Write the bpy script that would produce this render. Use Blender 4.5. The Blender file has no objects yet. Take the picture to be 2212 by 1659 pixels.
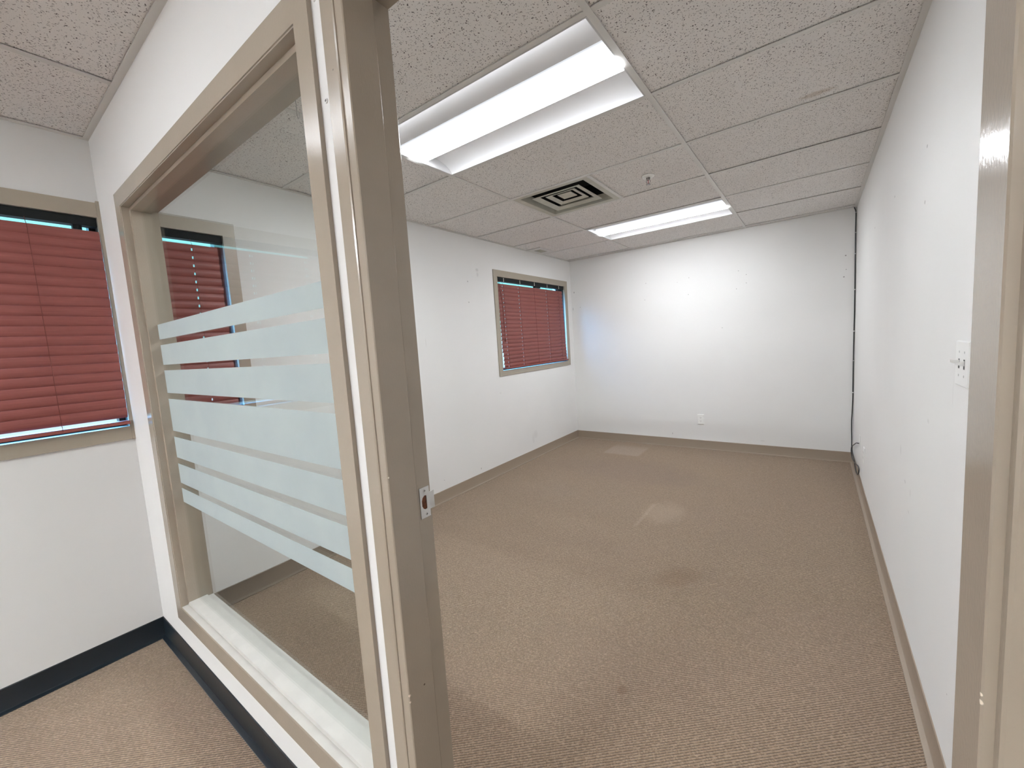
import bpy, bmesh, math, random
from mathutils import Vector, Matrix
random.seed(7)
C = bpy.context.scene.collection
S = bpy.context.scene
R = math.radians

# ------------------------------------------------------------------ camera, exposure, sky
H = 2.4209            # ceiling height
XL, XR, YF = -2.68, 0.308, 5.093   # left, right and far wall of the office
YP0, YP1 = 0.49, 0.594             # the two faces of the glazed partition wall
F_PX, YAW, PITCH, ROLL, HC = 887.3175, -36.5652, -5.6525, -3.7203, 1.3767
cam_d = bpy.data.cameras.new('camera')
cam = bpy.data.objects.new('camera', cam_d)
C.objects.link(cam)
S.camera = cam
cam_d.sensor_fit = 'HORIZONTAL'
cam_d.sensor_width = 36.0
cam_d.lens = F_PX / 2212.0 * 36.0
cam_d.clip_start = 0.02
_y, _p, _r = R(YAW), R(PITCH), R(ROLL)
fw = Vector((math.sin(_y) * math.cos(_p), math.cos(_y) * math.cos(_p), math.sin(_p)))
rt0 = Vector((math.cos(_y), -math.sin(_y), 0))
up0 = rt0.cross(fw)
rt = math.cos(_r) * rt0 + math.sin(_r) * up0
up = -math.sin(_r) * rt0 + math.cos(_r) * up0
mw = Matrix((rt, up, -fw)).transposed().to_4x4()
mw.translation = Vector((0, 0, HC))
cam.matrix_world = mw

S.view_settings.view_transform = 'Standard'
S.view_settings.look = 'None'
S.view_settings.exposure = 0.0
S.view_settings.gamma = 1.0
S.view_settings.use_curve_mapping = False
SKY_STRENGTH = 85.0
LAMP = 70.0
LAMP_COLOR = (0.925, 0.955, 1.0, 1)
w = bpy.data.worlds.new('world')
S.world = w
w.use_nodes = True
_nt = w.node_tree
_b = _nt.nodes['Background']
_tc = _nt.nodes.new('ShaderNodeTexCoord')
_sp = _nt.nodes.new('ShaderNodeSeparateXYZ')
_rp = _nt.nodes.new('ShaderNodeValToRGB')
_nt.links.new(_tc.outputs['Generated'], _sp.inputs[0])
_nt.links.new(_sp.outputs[2], _rp.inputs[0])
_rp.color_ramp.elements[0].position = 0.0          # at and below the horizon: pale lit ground and haze
_rp.color_ramp.elements[0].color = (0.009, 0.0122, 0.0143, 1)
_rp.color_ramp.elements[1].position = 0.55         # open clear sky overhead
_rp.color_ramp.elements[1].color = (0.16, 0.48, 1.0, 1)
_e = _rp.color_ramp.elements.new(0.05)              # low sky between the neighbouring roofs
_e.color = (0.0052, 0.0143, 0.016, 1)
_e = _rp.color_ramp.elements.new(0.26)
_e.color = (0.0058, 0.016, 0.018, 1)
_nt.links.new(_rp.outputs[0], _b.inputs[0])
_b.inputs[1].default_value = SKY_STRENGTH

# ------------------------------------------------------------------ material helpers
def nmat(name):
    m = bpy.data.materials.new(name)
    m.use_nodes = True
    nt = m.node_tree
    return m, nt, nt.nodes['Principled BSDF']

def add(nt, t, **kw):
    n = nt.nodes.new(t)
    for k, v in kw.items():
        setattr(n, k, v)
    return n

def lk(nt, a, b):
    nt.links.new(a, b)

def math_n(nt, op, a, b=None, clamp=False):
    n = add(nt, 'ShaderNodeMath', operation=op)
    n.use_clamp = clamp
    for i, v in enumerate((a, b)):
        if v is None:
            continue
        if isinstance(v, (int, float)):
            n.inputs[i].default_value = v
        else:
            lk(nt, v, n.inputs[i])
    return n.outputs[0]

def mix_c(nt, fac, a, b):
    n = add(nt, 'ShaderNodeMix', data_type='RGBA')
    for s, v in ((n.inputs[0], fac), (n.inputs[6], a), (n.inputs[7], b)):
        if isinstance(v, (int, float)):
            s.default_value = v
        elif isinstance(v, tuple):
            s.default_value = v if len(v) == 4 else v + (1,)
        else:
            lk(nt, v, s)
    return n.outputs[2]

def coords(nt):
    return add(nt, 'ShaderNodeTexCoord').outputs['Object']

def mapping(nt, vec, scale=(1, 1, 1), rot=(0, 0, 0), loc=(0, 0, 0)):
    n = add(nt, 'ShaderNodeMapping')
    lk(nt, vec, n.inputs[0])
    n.inputs[1].default_value = loc
    n.inputs[2].default_value = rot
    n.inputs[3].default_value = scale
    return n.outputs[0]

def noise(nt, vec, scale, detail=2, rough=0.5):
    n = add(nt, 'ShaderNodeTexNoise')
    lk(nt, vec, n.inputs['Vector'])
    n.inputs['Scale'].default_value = scale
    n.inputs['Detail'].default_value = detail
    n.inputs['Roughness'].default_value = rough
    return n.outputs[0]

def maprange(nt, v, a, b, c=0.0, d=1.0, smooth=True):
    n = add(nt, 'ShaderNodeMapRange')
    if smooth:
        n.interpolation_type = 'SMOOTHSTEP'
    lk(nt, v, n.inputs[0])
    for i, x in enumerate((a, b, c, d)):
        n.inputs[i + 1].default_value = x
    return n.outputs[0]

def bump(nt, bs, h, dist, strength=1.0):
    n = add(nt, 'ShaderNodeBump')
    n.inputs['Strength'].default_value = strength
    n.inputs['Distance'].default_value = dist
    lk(nt, h, n.inputs['Height'])
    lk(nt, n.outputs[0], bs.inputs['Normal'])

def simple(name, col, rough=0.5, metal=0.0, spec=0.5, nscale=0, ndist=0.0002, vary=0.0, vscale=4):
    m, nt, bs = nmat(name)
    bs.inputs['Base Color'].default_value = col + (1,)
    bs.inputs['Roughness'].default_value = rough
    bs.inputs['Metallic'].default_value = metal
    bs.inputs['Specular IOR Level'].default_value = spec
    co = coords(nt)
    if nscale:
        bump(nt, bs, noise(nt, co, nscale, 3), ndist)
    if vary:
        f = noise(nt, co, vscale, 4)
        c2 = tuple(c * (1 - vary) for c in col)
        lk(nt, mix_c(nt, maprange(nt, f, 0.35, 0.65), col, c2), bs.inputs['Base Color'])
    return m

def wall_mat(name, col, marks=(), axes=(0, 2)):
    """marks: (u, v, ru, rv, darkness) small scuffs and nail holes on the paint"""
    m, nt, bs = nmat(name)
    co = coords(nt)
    bs.inputs['Roughness'].default_value = 0.55
    bs.inputs['Specular IOR Level'].default_value = 0.25
    bump(nt, bs, noise(nt, co, 230, 2), 0.0003, 0.5)
    base = mix_c(nt, maprange(nt, noise(nt, co, 1.3, 3), 0.4, 0.7), col, tuple(c * 0.975 for c in col))
    tot = None
    sep = add(nt, 'ShaderNodeSeparateXYZ')
    lk(nt, co, sep.inputs[0])
    a, b = sep.outputs[axes[0]], sep.outputs[axes[1]]
    for (u, v, ru, rv, dk) in marks:
        du = math_n(nt, 'POWER', math_n(nt, 'DIVIDE', math_n(nt, 'SUBTRACT', a, u), ru), 2)
        dv = math_n(nt, 'POWER', math_n(nt, 'DIVIDE', math_n(nt, 'SUBTRACT', b, v), rv), 2)
        k = maprange(nt, math_n(nt, 'ADD', du, dv), 1.0, 0.4 if max(ru, rv) < 0.012 else 0.0, 0, dk)
        tot = k if tot is None else math_n(nt, 'MAXIMUM', tot, k)
    if tot is not None:
        base = mix_c(nt, tot, base, (0.12, 0.11, 0.10))
    lk(nt, base, bs.inputs['Base Color'])
    return m

WALLC = (0.80, 0.795, 0.78)
def dots(l, r=0.0045, d=0.75):
    return [(a, b, r, r, d) for a, b in l]
far_marks = dots([(-1.658, 1.995), (-1.676, 1.797), (-1.165, 1.99), (-1.174, 1.803), (-0.664, 1.991),
                  (-0.591, 1.941), (-0.591, 1.854), (-0.684, 1.803), (-0.828, 1.397), (0.235, 1.866)], 0.0052, 0.5) + \
    dots([(0.23, 1.995), (0.219, 1.799)], 0.007, 0.7) + [(-1.293, 1.956, .004, .004, .4), (-2.632, 2.005, .012, .014, .5),
     (-2.659, 1.784, .008, .03, .35), (-2.55, 1.80, .006, .005, .5), (-1.39, 0.158, .005, .016, .5), (-0.45, 0.15, .03, .006, .15)]
left_marks = [(3.008, 1.992, .006, .009, .6), (3.005, 1.795, .007, .008, .55), (3.156, 2.115, .03, .02, .2), (3.16, 2.07, .02, .03, .15),
              (4.021, 0.279, .06, .06, .08), (3.97, 0.24, .03, .08, .08), (3.008, 0.151, .008, .012, .5), (2.417, 1.43, .003, .05, .2),
              (2.50, 0.19, .004, .004, .6), (3.4, 0.86, .02, .01, .12)]
right_marks = [(2.072, 1.959, .008, .007, .55), (2.79, 1.962, .012, .008, .5), (2.079, 1.774, .009, .008, .45), (3.616, 1.965, .015, .009, .45),
               (2.295, 0.696, .022, .009, .22), (2.20, 0.60, .02, .006, .15), (1.908, 1.027, .02, .010, .12), (1.555, 0.308, .003, .003, .6),
               (2.178, 0.686, .006, .02, .25), (1.62, 1.16, .004, .05, .12), (2.42, .80, .02, .03, .12)]
M_wall = wall_mat('white_wall_paint', WALLC)
M_far = wall_mat('white_wall_paint_far', WALLC, far_marks, (0, 2))
M_left = wall_mat('white_wall_paint_left', WALLC, left_marks, (1, 2))
M_right = wall_mat('white_wall_paint_right', WALLC, right_marks, (1, 2))

def paint_mat():
    m, nt, bs = nmat('taupe_gloss_paint')
    co = coords(nt)
    c1 = (0.36, 0.306, 0.245)
    col = mix_c(nt, maprange(nt, noise(nt, co, 6, 4), 0.35, 0.7), c1, tuple(c * 0.94 for c in c1))
    geo = add(nt, 'ShaderNodeNewGeometry').outputs['Position']
    for (p, r, c) in (((-0.680, 0.486, 0.655), 0.0030, (0.72, 0.60, 0.50)), ((-0.680, 0.486, 0.640), 0.0022, (0.72, 0.60, 0.50)), ((-0.700, 0.480, 0.679), 0.0030, (0.62, 0.54, 0.46)),
                      ((-0.680, 0.526, 0.651), 0.0022, (0.10, 0.07, 0.05)), ((-0.680, 0.486, 1.127), 0.0018, (0.8, 0.72, 0.62)), ((0.115, 0.481, 1.049), 0.0022, (0.85, 0.76, 0.64)),
                      ((0.115, 0.481, 1.056), 0.0016, (0.85, 0.76, 0.64)), ((-2.29, 0.482, 1.86), 0.0022, (0.8, 0.74, 0.66)), ((-0.72, 0.480, 1.90), 0.0018, (0.15, 0.12, 0.1))):
        dn = add(nt, 'ShaderNodeVectorMath', operation='DISTANCE')
        lk(nt, geo, dn.inputs[0])
        dn.inputs[1].default_value = p
        col = mix_c(nt, maprange(nt, dn.outputs['Value'], r * 1.2, r * 0.7), col, c)
    lk(nt, col, bs.inputs['Base Color'])
    bs.inputs['Roughness'].default_value = 0.17
    bs.inputs['Specular IOR Level'].default_value = 0.55
    bump(nt, bs, noise(nt, mapping(nt, co, (1, 1, 0.45)), 260, 3), 0.00035, 0.6)
    return m
M_tan = paint_mat()
M_tan_in = simple('taupe_window_trim_paint', (0.36, 0.315, 0.25), 0.35, nscale=180, ndist=0.0002)
M_sill_glare = simple('sill_painted_glare', (0.62, 0.60, 0.56), 0.35, nscale=150, ndist=0.0002, vary=0.06, vscale=14)  # paler than the frame paint: glare painted into the sill top
M_base = simple('taupe_vinyl_base', (0.300, 0.238, 0.180), 0.42, nscale=60, ndist=0.0003)
M_navy = simple('navy_vinyl_base', (0.006, 0.011, 0.016), 0.33, nscale=60, ndist=0.0003)
M_grid = simple('ceiling_grid_enamel', (0.70, 0.69, 0.66), 0.4)
M_white = simple('white_plastic', (0.82, 0.82, 0.80), 0.3)
M_slot = simple('dark_slot', (0.05, 0.05, 0.05), 0.6)
M_black = simple('black_cable_jacket', (0.008, 0.009, 0.011), 0.4)
M_steel = simple('brushed_steel', (0.62, 0.62, 0.61), 0.38, metal=0.9, nscale=300, ndist=0.0001)
M_rust = simple('rusty_mortise', (0.13, 0.035, 0.008), 0.7, vary=0.8, vscale=90)
M_chrome = simple('dark_chrome', (0.22, 0.20, 0.19), 0.2, metal=1.0)
M_red = simple('red_glass_bulb', (0.35, 0.02, 0.02), 0.2)
M_refl = simple('troffer_reflector_enamel', (0.80, 0.80, 0.81), 0.5)
M_endcap = simple('troffer_housing_enamel', (0.55, 0.55, 0.55), 0.45)
M_diff = simple('aged_white_vent_enamel', (0.56, 0.55, 0.47), 0.45, vary=0.12, vscale=8)
M_duct = simple('black_duct_lining', (0.006, 0.006, 0.006), 0.9)
M_headrail = simple('dark_headrail_metal', (0.004, 0.006, 0.006), 0.6, spec=0.25)
M_alu = simple('dark_bronze_window_frame', (0.02, 0.018, 0.016), 0.4, metal=0.4)
M_reveal = simple('grey_window_reveal', (0.035, 0.028, 0.022), 0.7)
M_wire = simple('thin_steel_wire', (0.45, 0.45, 0.45), 0.3, metal=0.8)

def slat_mat():
    m, nt, bs = nmat('maroon_wood_slat')
    co = coords(nt)
    g = noise(nt, mapping(nt, co, (60, 3, 240)), 3, 4)
    lk(nt, mix_c(nt, maprange(nt, g, 0.3, 0.75), (0.250, 0.074, 0.063), (0.200, 0.052, 0.044)), bs.inputs['Base Color'])
    bs.inputs['Roughness'].default_value = 0.42
    bs.inputs['Specular IOR Level'].default_value = 0.45
    return m
M_slat = slat_mat()
M_cord = simple('maroon_cord', (0.12, 0.02, 0.015), 0.7)
M_cordw = simple('pale_ladder_string', (0.60, 0.58, 0.52), 0.7)

def lens_mat(name, strength):
    """ribbed acrylic basket: brighter over the tubes along its middle, dimmer towards its edges"""
    m = bpy.data.materials.new(name)
    m.use_nodes = True
    nt = m.node_tree
    for n in list(nt.nodes):
        nt.nodes.remove(n)
    out = add(nt, 'ShaderNodeOutputMaterial')
    em = add(nt, 'ShaderNodeEmission')
    em.inputs[0].default_value = LAMP_COLOR
    sep = add(nt, 'ShaderNodeSeparateXYZ')
    lk(nt, coords(nt), sep.inputs[0])
    ay = math_n(nt, 'ABSOLUTE', sep.outputs[1])
    prof = maprange(nt, ay, 0.098, 0.040, 0.016, 1.0)
    rib = math_n(nt, 'ADD', math_n(nt, 'MULTIPLY', math_n(nt, 'SINE', math_n(nt, 'MULTIPLY', sep.outputs[1], 2 * math.pi / 0.0042)), 0.12), 0.88)
    lk(nt, math_n(nt, 'MULTIPLY', math_n(nt, 'MULTIPLY', prof, rib), strength), em.inputs[1])
    lk(nt, em.outputs[0], out.inputs[0])
    return m
M_lens = lens_mat('ribbed_lamp_lens', LAMP)
M_lens_dim = lens_mat('ribbed_lamp_lens_dim', LAMP * 0.18)  # output lowered to balance the partition wall
M_lens_fill = lens_mat('ribbed_fill_lens_strong', LAMP * 5.8)  # boosted fill level for the added troffer behind the camera
M_lens_mid = lens_mat('ribbed_fill_lens_weak', LAMP * 0.35)  # low fill level for the other two added troffers

def tile_mat():
    m, nt, bs = nmat('fissured_mineral_tile')
    co = coords(nt)
    c2 = mapping(nt, co, (1, 1, 0))
    d = noise(nt, c2, 60, 1)
    wob = add(nt, 'ShaderNodeTexNoise')
    lk(nt, c2, wob.inputs['Vector'])
    wob.inputs['Scale'].default_value = 95
    wob.inputs['Detail'].default_value = 1
    vm = add(nt, 'ShaderNodeVectorMath', operation='MULTIPLY_ADD')
    lk(nt, wob.outputs[1], vm.inputs[0])
    vm.inputs[1].default_value = (0.016, 0.016, 0)
    lk(nt, c2, vm.inputs[2])
    vo = add(nt, 'ShaderNodeTexVoronoi')
    vo.voronoi_dimensions = '2D'
    vo.inputs['Scale'].default_value = 125
    lk(nt, vm.outputs[0], vo.inputs['Vector'])
    sepc = add(nt, 'ShaderNodeSeparateColor')
    lk(nt, vo.outputs['Color'], sepc.inputs[0])
    gate = math_n(nt, 'GREATER_THAN', sepc.outputs[0], 0.40)
    size = maprange(nt, sepc.outputs[1], 0, 1, 0.10, 0.30, smooth=False)
    hole = maprange(nt, math_n(nt, 'SUBTRACT', vo.outputs['Distance'], size), 0.06, -0.04)
    hole = math_n(nt, 'MULTIPLY', hole, gate)
    hole = math_n(nt, 'MULTIPLY', hole, maprange(nt, sepc.outputs[2], 0, 1, 0.35, 1.0, smooth=False))
    pin = add(nt, 'ShaderNodeTexVoronoi')
    pin.voronoi_dimensions = '2D'
    pin.inputs['Scale'].default_value = 320
    lk(nt, c2, pin.inputs['Vector'])
    ph = maprange(nt, pin.outputs['Distance'], 0.20, 0.08, 0, 0.30)
    hole = math_n(nt, 'MAXIMUM', hole, ph)
    base = mix_c(nt, noise(nt, co, 2.2, 3), (0.875, 0.85, 0.825), (0.81, 0.79, 0.77))
    # brown water stain beside a seam
    sep = add(nt, 'ShaderNodeSeparateXYZ')
    lk(nt, co, sep.inputs[0])
    du = math_n(nt, 'POWER', math_n(nt, 'DIVIDE', math_n(nt, 'SUBTRACT', sep.outputs[0], 0.0), 0.09), 2)
    dv = math_n(nt, 'POWER', math_n(nt, 'DIVIDE', math_n(nt, 'SUBTRACT', sep.outputs[1], 2.49), 0.03), 2)
    st = maprange(nt, math_n(nt, 'ADD', math_n(nt, 'ADD', du, dv), math_n(nt, 'MULTIPLY', d, 1.2)), 1.7, 0.4, 0, 0.45)
    base = mix_c(nt, st, base, (0.40, 0.28, 0.17))
    lk(nt, mix_c(nt, hole, base, (0.10, 0.085, 0.08)), bs.inputs['Base Color'])
    bs.inputs['Roughness'].default_value = 0.95
    bs.inputs['Specular IOR Level'].default_value = 0.1
    bump(nt, bs, math_n(nt, 'SUBTRACT', math_n(nt, 'MULTIPLY', noise(nt, co, 400, 2), 0.3), hole), 0.001, 0.6)
    return m
M_tile = tile_mat()

def carpet_mat():
    m, nt, bs = nmat('ribbed_loop_carpet')
    co = coords(nt)
    # rows run at 41.5 degrees to the walls, 8.6 mm apart
    rc = mapping(nt, co, (1, 1, 1), (0, 0, R(-41.5)))
    wn = add(nt, 'ShaderNodeTexNoise')
    lk(nt, rc, wn.inputs['Vector'])
    wn.inputs['Scale'].default_value = 45
    wn.inputs['Detail'].default_value = 2
    vm = add(nt, 'ShaderNodeVectorMath', operation='MULTIPLY_ADD')
    lk(nt, wn.outputs[1], vm.inputs[0])
    vm.inputs[1].default_value = (0.006, 0.0030, 0)
    lk(nt, rc, vm.inputs[2])
    sep = add(nt, 'ShaderNodeSeparateXYZ')
    lk(nt, vm.outputs[0], sep.inputs[0])
    u, v = sep.outputs[0], sep.outputs[1]
    row = math_n(nt, 'DIVIDE', v, 0.0086)
    ri = math_n(nt, 'FLOOR', row)
    rf = math_n(nt, 'SUBTRACT', row, ri)
    ridge = math_n(nt, 'SINE', math_n(nt, 'MULTIPLY', rf, math.pi))
    off = math_n(nt, 'FRACT', math_n(nt, 'MULTIPLY', ri, 0.618))
    uu = math_n(nt, 'ADD', math_n(nt, 'DIVIDE', u, 0.0046), off)
    ui = math_n(nt, 'FLOOR', uu)
    uf = math_n(nt, 'SUBTRACT', uu, ui)
    loop = math_n(nt, 'SINE', math_n(nt, 'MULTIPLY', uf, math.pi))
    cell = add(nt, 'ShaderNodeCombineXYZ')
    lk(nt, ui, cell.inputs[0])
    lk(nt, ri, cell.inputs[1])
    wh = add(nt, 'ShaderNodeTexWhiteNoise')
    wh.noise_dimensions = '2D'
    lk(nt, cell.outputs[0], wh.inputs['Vector'])
    yarn = wh.outputs['Value']
    # yarn colours
    cr = add(nt, 'ShaderNodeValToRGB')
    e = cr.color_ramp.elements
    e[0].position, e[0].color = 0.0, (0.175, 0.120, 0.078, 1)
    e[1].position, e[1].color = 1.0, (0.60, 0.45, 0.32, 1)
    for p, c in ((0.25, (0.265, 0.19, 0.126, 1)), (0.55, (0.37, 0.27, 0.186, 1)), (0.8, (0.47, 0.35, 0.248, 1))):
        k = cr.color_ramp.elements.new(p)
        k.color = c
    fac = math_n(nt, 'ADD', math_n(nt, 'MULTIPLY', yarn, 0.30), math_n(nt, 'MULTIPLY', noise(nt, mapping(nt, rc, (1, 1.6, 1)), 90, 4, 0.65), 0.70))
    lk(nt, fac, cr.inputs[0])
    col = cr.outputs[0]
    # groove shade between rows, painted into the yarn colour
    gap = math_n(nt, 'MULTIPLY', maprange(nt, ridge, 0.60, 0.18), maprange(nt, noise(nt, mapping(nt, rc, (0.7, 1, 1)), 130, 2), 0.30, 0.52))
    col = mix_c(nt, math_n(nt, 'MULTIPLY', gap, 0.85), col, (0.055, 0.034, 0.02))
    # broad tonal drift
    col = mix_c(nt, maprange(nt, noise(nt, co, 1.7, 4, 0.6), 0.35, 0.7, 0, 0.16), col, (0.25, 0.18, 0.14))
    sp = add(nt, 'ShaderNodeSeparateXYZ')
    lk(nt, co, sp.inputs[0])
    X, Y = sp.outputs[0], sp.outputs[1]
    nz = noise(nt, co, 9, 3)
    def blob(cx, cy, rx, ry, k, c, edge=0.6, ang=0.0):
        nonlocal col
        ca, sa = math.cos(ang), math.sin(ang)
        dx = math_n(nt, 'SUBTRACT', X, cx)
        dy = math_n(nt, 'SUBTRACT', Y, cy)
        a = math_n(nt, 'ADD', math_n(nt, 'MULTIPLY', dx, ca / rx), math_n(nt, 'MULTIPLY', dy, sa / rx))
        b = math_n(nt, 'ADD', math_n(nt, 'MULTIPLY', dx, -sa / ry), math_n(nt, 'MULTIPLY', dy, ca / ry))
        q = math_n(nt, 'ADD', math_n(nt, 'ADD', math_n(nt, 'MULTIPLY', a, a), math_n(nt, 'MULTIPLY', b, b)),
                   math_n(nt, 'MULTIPLY', math_n(nt, 'SUBTRACT', nz, 0.5), 1.6))
        col = mix_c(nt, maprange(nt, q, 1.0 + edge, 1.0 - edge, 0, k), col, c)
    blob(-0.62, 2.28, 0.075, 0.13, 0.30, (0.18, 0.10, 0.05), 0.9, -0.6)      # brown spill
    blob(-0.60, 1.40, 0.018, 0.025, 0.45, (0.16, 0.09, 0.05))     # small spot
    blob(-1.42, 4.0, 0.50, 0.34, 0.30, (0.22, 0.155, 0.125), 0.9)  # soiled traffic area
    blob(-2.05, 3.95, 0.30, 0.22, 0.18, (0.22, 0.155, 0.125), 0.9)
    blob(-0.85, 3.9, 0.25, 0.22, 0.14, (0.22, 0.16, 0.12), 0.9)
    # paler rectangle, and a lighter patch and streak
    def rect(x0, x1, y0, y1, k, c, soft=0.01):
        nonlocal col
        a = math_n(nt, 'MULTIPLY', maprange(nt, X, x0 - soft, x0 + soft), maprange(nt, X, x1 + soft, x1 - soft))
        b = math_n(nt, 'MULTIPLY', maprange(nt, Y, y0 - soft, y0 + soft), maprange(nt, Y, y1 + soft * 6, y1 - soft * 6))
        col = mix_c(nt, math_n(nt, 'MULTIPLY', math_n(nt, 'MULTIPLY', a, b), k), col, c)
    rect(-2.04, -1.62, 4.50, 4.88, 0.22, (0.55, 0.46, 0.39), 0.02)
    blob(-0.93, 3.12, 0.13, 0.20, 0.25, (0.50, 0.39, 0.29), 0.95)
    rect(-1.056, -1.03, 2.78, 3.25, 0.22, (0.52, 0.40, 0.30), 0.006)
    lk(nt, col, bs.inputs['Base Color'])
    bs.inputs['Roughness'].default_value = 0.95
    bs.inputs['Specular IOR Level'].default_value = 0.12
    bs.inputs['Sheen Weight'].default_value = 0.15
    h = math_n(nt, 'ADD', math_n(nt, 'MULTIPLY', ridge, 1.0), math_n(nt, 'MULTIPLY', loop, 0.45))
    h = math_n(nt, 'ADD', h, math_n(nt, 'MULTIPLY', noise(nt, rc, 420, 2), 0.8))
    bump(nt, bs, h, 0.0026, 0.9)
    return m
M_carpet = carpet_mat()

def glass_mat(name, tint):
    """thin clear sheet: passes light, mirrors by the glancing angle"""
    m = bpy.data.materials.new(name)
    m.use_nodes = True
    nt = m.node_tree
    for n in list(nt.nodes):
        nt.nodes.remove(n)
    out = add(nt, 'ShaderNodeOutputMaterial')
    tr = add(nt, 'ShaderNodeBsdfTransparent')
    tr.inputs[0].default_value = tint
    gl = add(nt, 'ShaderNodeBsdfGlossy')
    gl.inputs['Roughness'].default_value = 0.0
    geo = add(nt, 'ShaderNodeNewGeometry')
    dp = add(nt, 'ShaderNodeVectorMath', operation='DOT_PRODUCT')
    lk(nt, geo.outputs['Incoming'], dp.inputs[0])
    lk(nt, geo.outputs['Normal'], dp.inputs[1])
    c = math_n(nt, 'SUBTRACT', 1.0, math_n(nt, 'ABSOLUTE', dp.outputs['Value']))
    f = math_n(nt, 'ADD', math_n(nt, 'MULTIPLY', math_n(nt, 'POWER', c, 5), 0.96), 0.04)
    mx = add(nt, 'ShaderNodeMixShader')
    lk(nt, f, mx.inputs[0])
    lk(nt, tr.outputs[0], mx.inputs[1])
    lk(nt, gl.outputs[0], mx.inputs[2])
    lk(nt, mx.outputs[0], out.inputs[0])
    return m
M_glass = glass_mat('clear_glass', (0.955, 0.975, 0.965, 1))

def frost_mat():
    m = bpy.data.materials.new('frosted_film')
    m.use_nodes = True
    nt = m.node_tree
    for n in list(nt.nodes):
        nt.nodes.remove(n)
    out = add(nt, 'ShaderNodeOutputMaterial')
    df = add(nt, 'ShaderNodeBsdfDiffuse')
    tl = add(nt, 'ShaderNodeBsdfTranslucent')
    co = coords(nt)
    c = mix_c(nt, maprange(nt, noise(nt, co, 5, 3), 0.3, 0.7), (0.64, 0.70, 0.70), (0.60, 0.66, 0.67))
    lk(nt, c, df.inputs[0])
    lk(nt, c, tl.inputs[0])
    mx = add(nt, 'ShaderNodeMixShader')
    mx.inputs[0].default_value = 0.42
    lk(nt, df.outputs[0], mx.inputs[1])
    lk(nt, tl.outputs[0], mx.inputs[2])
    lk(nt, mx.outputs[0], out.inputs[0])
    return m
M_frost = frost_mat()

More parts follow.
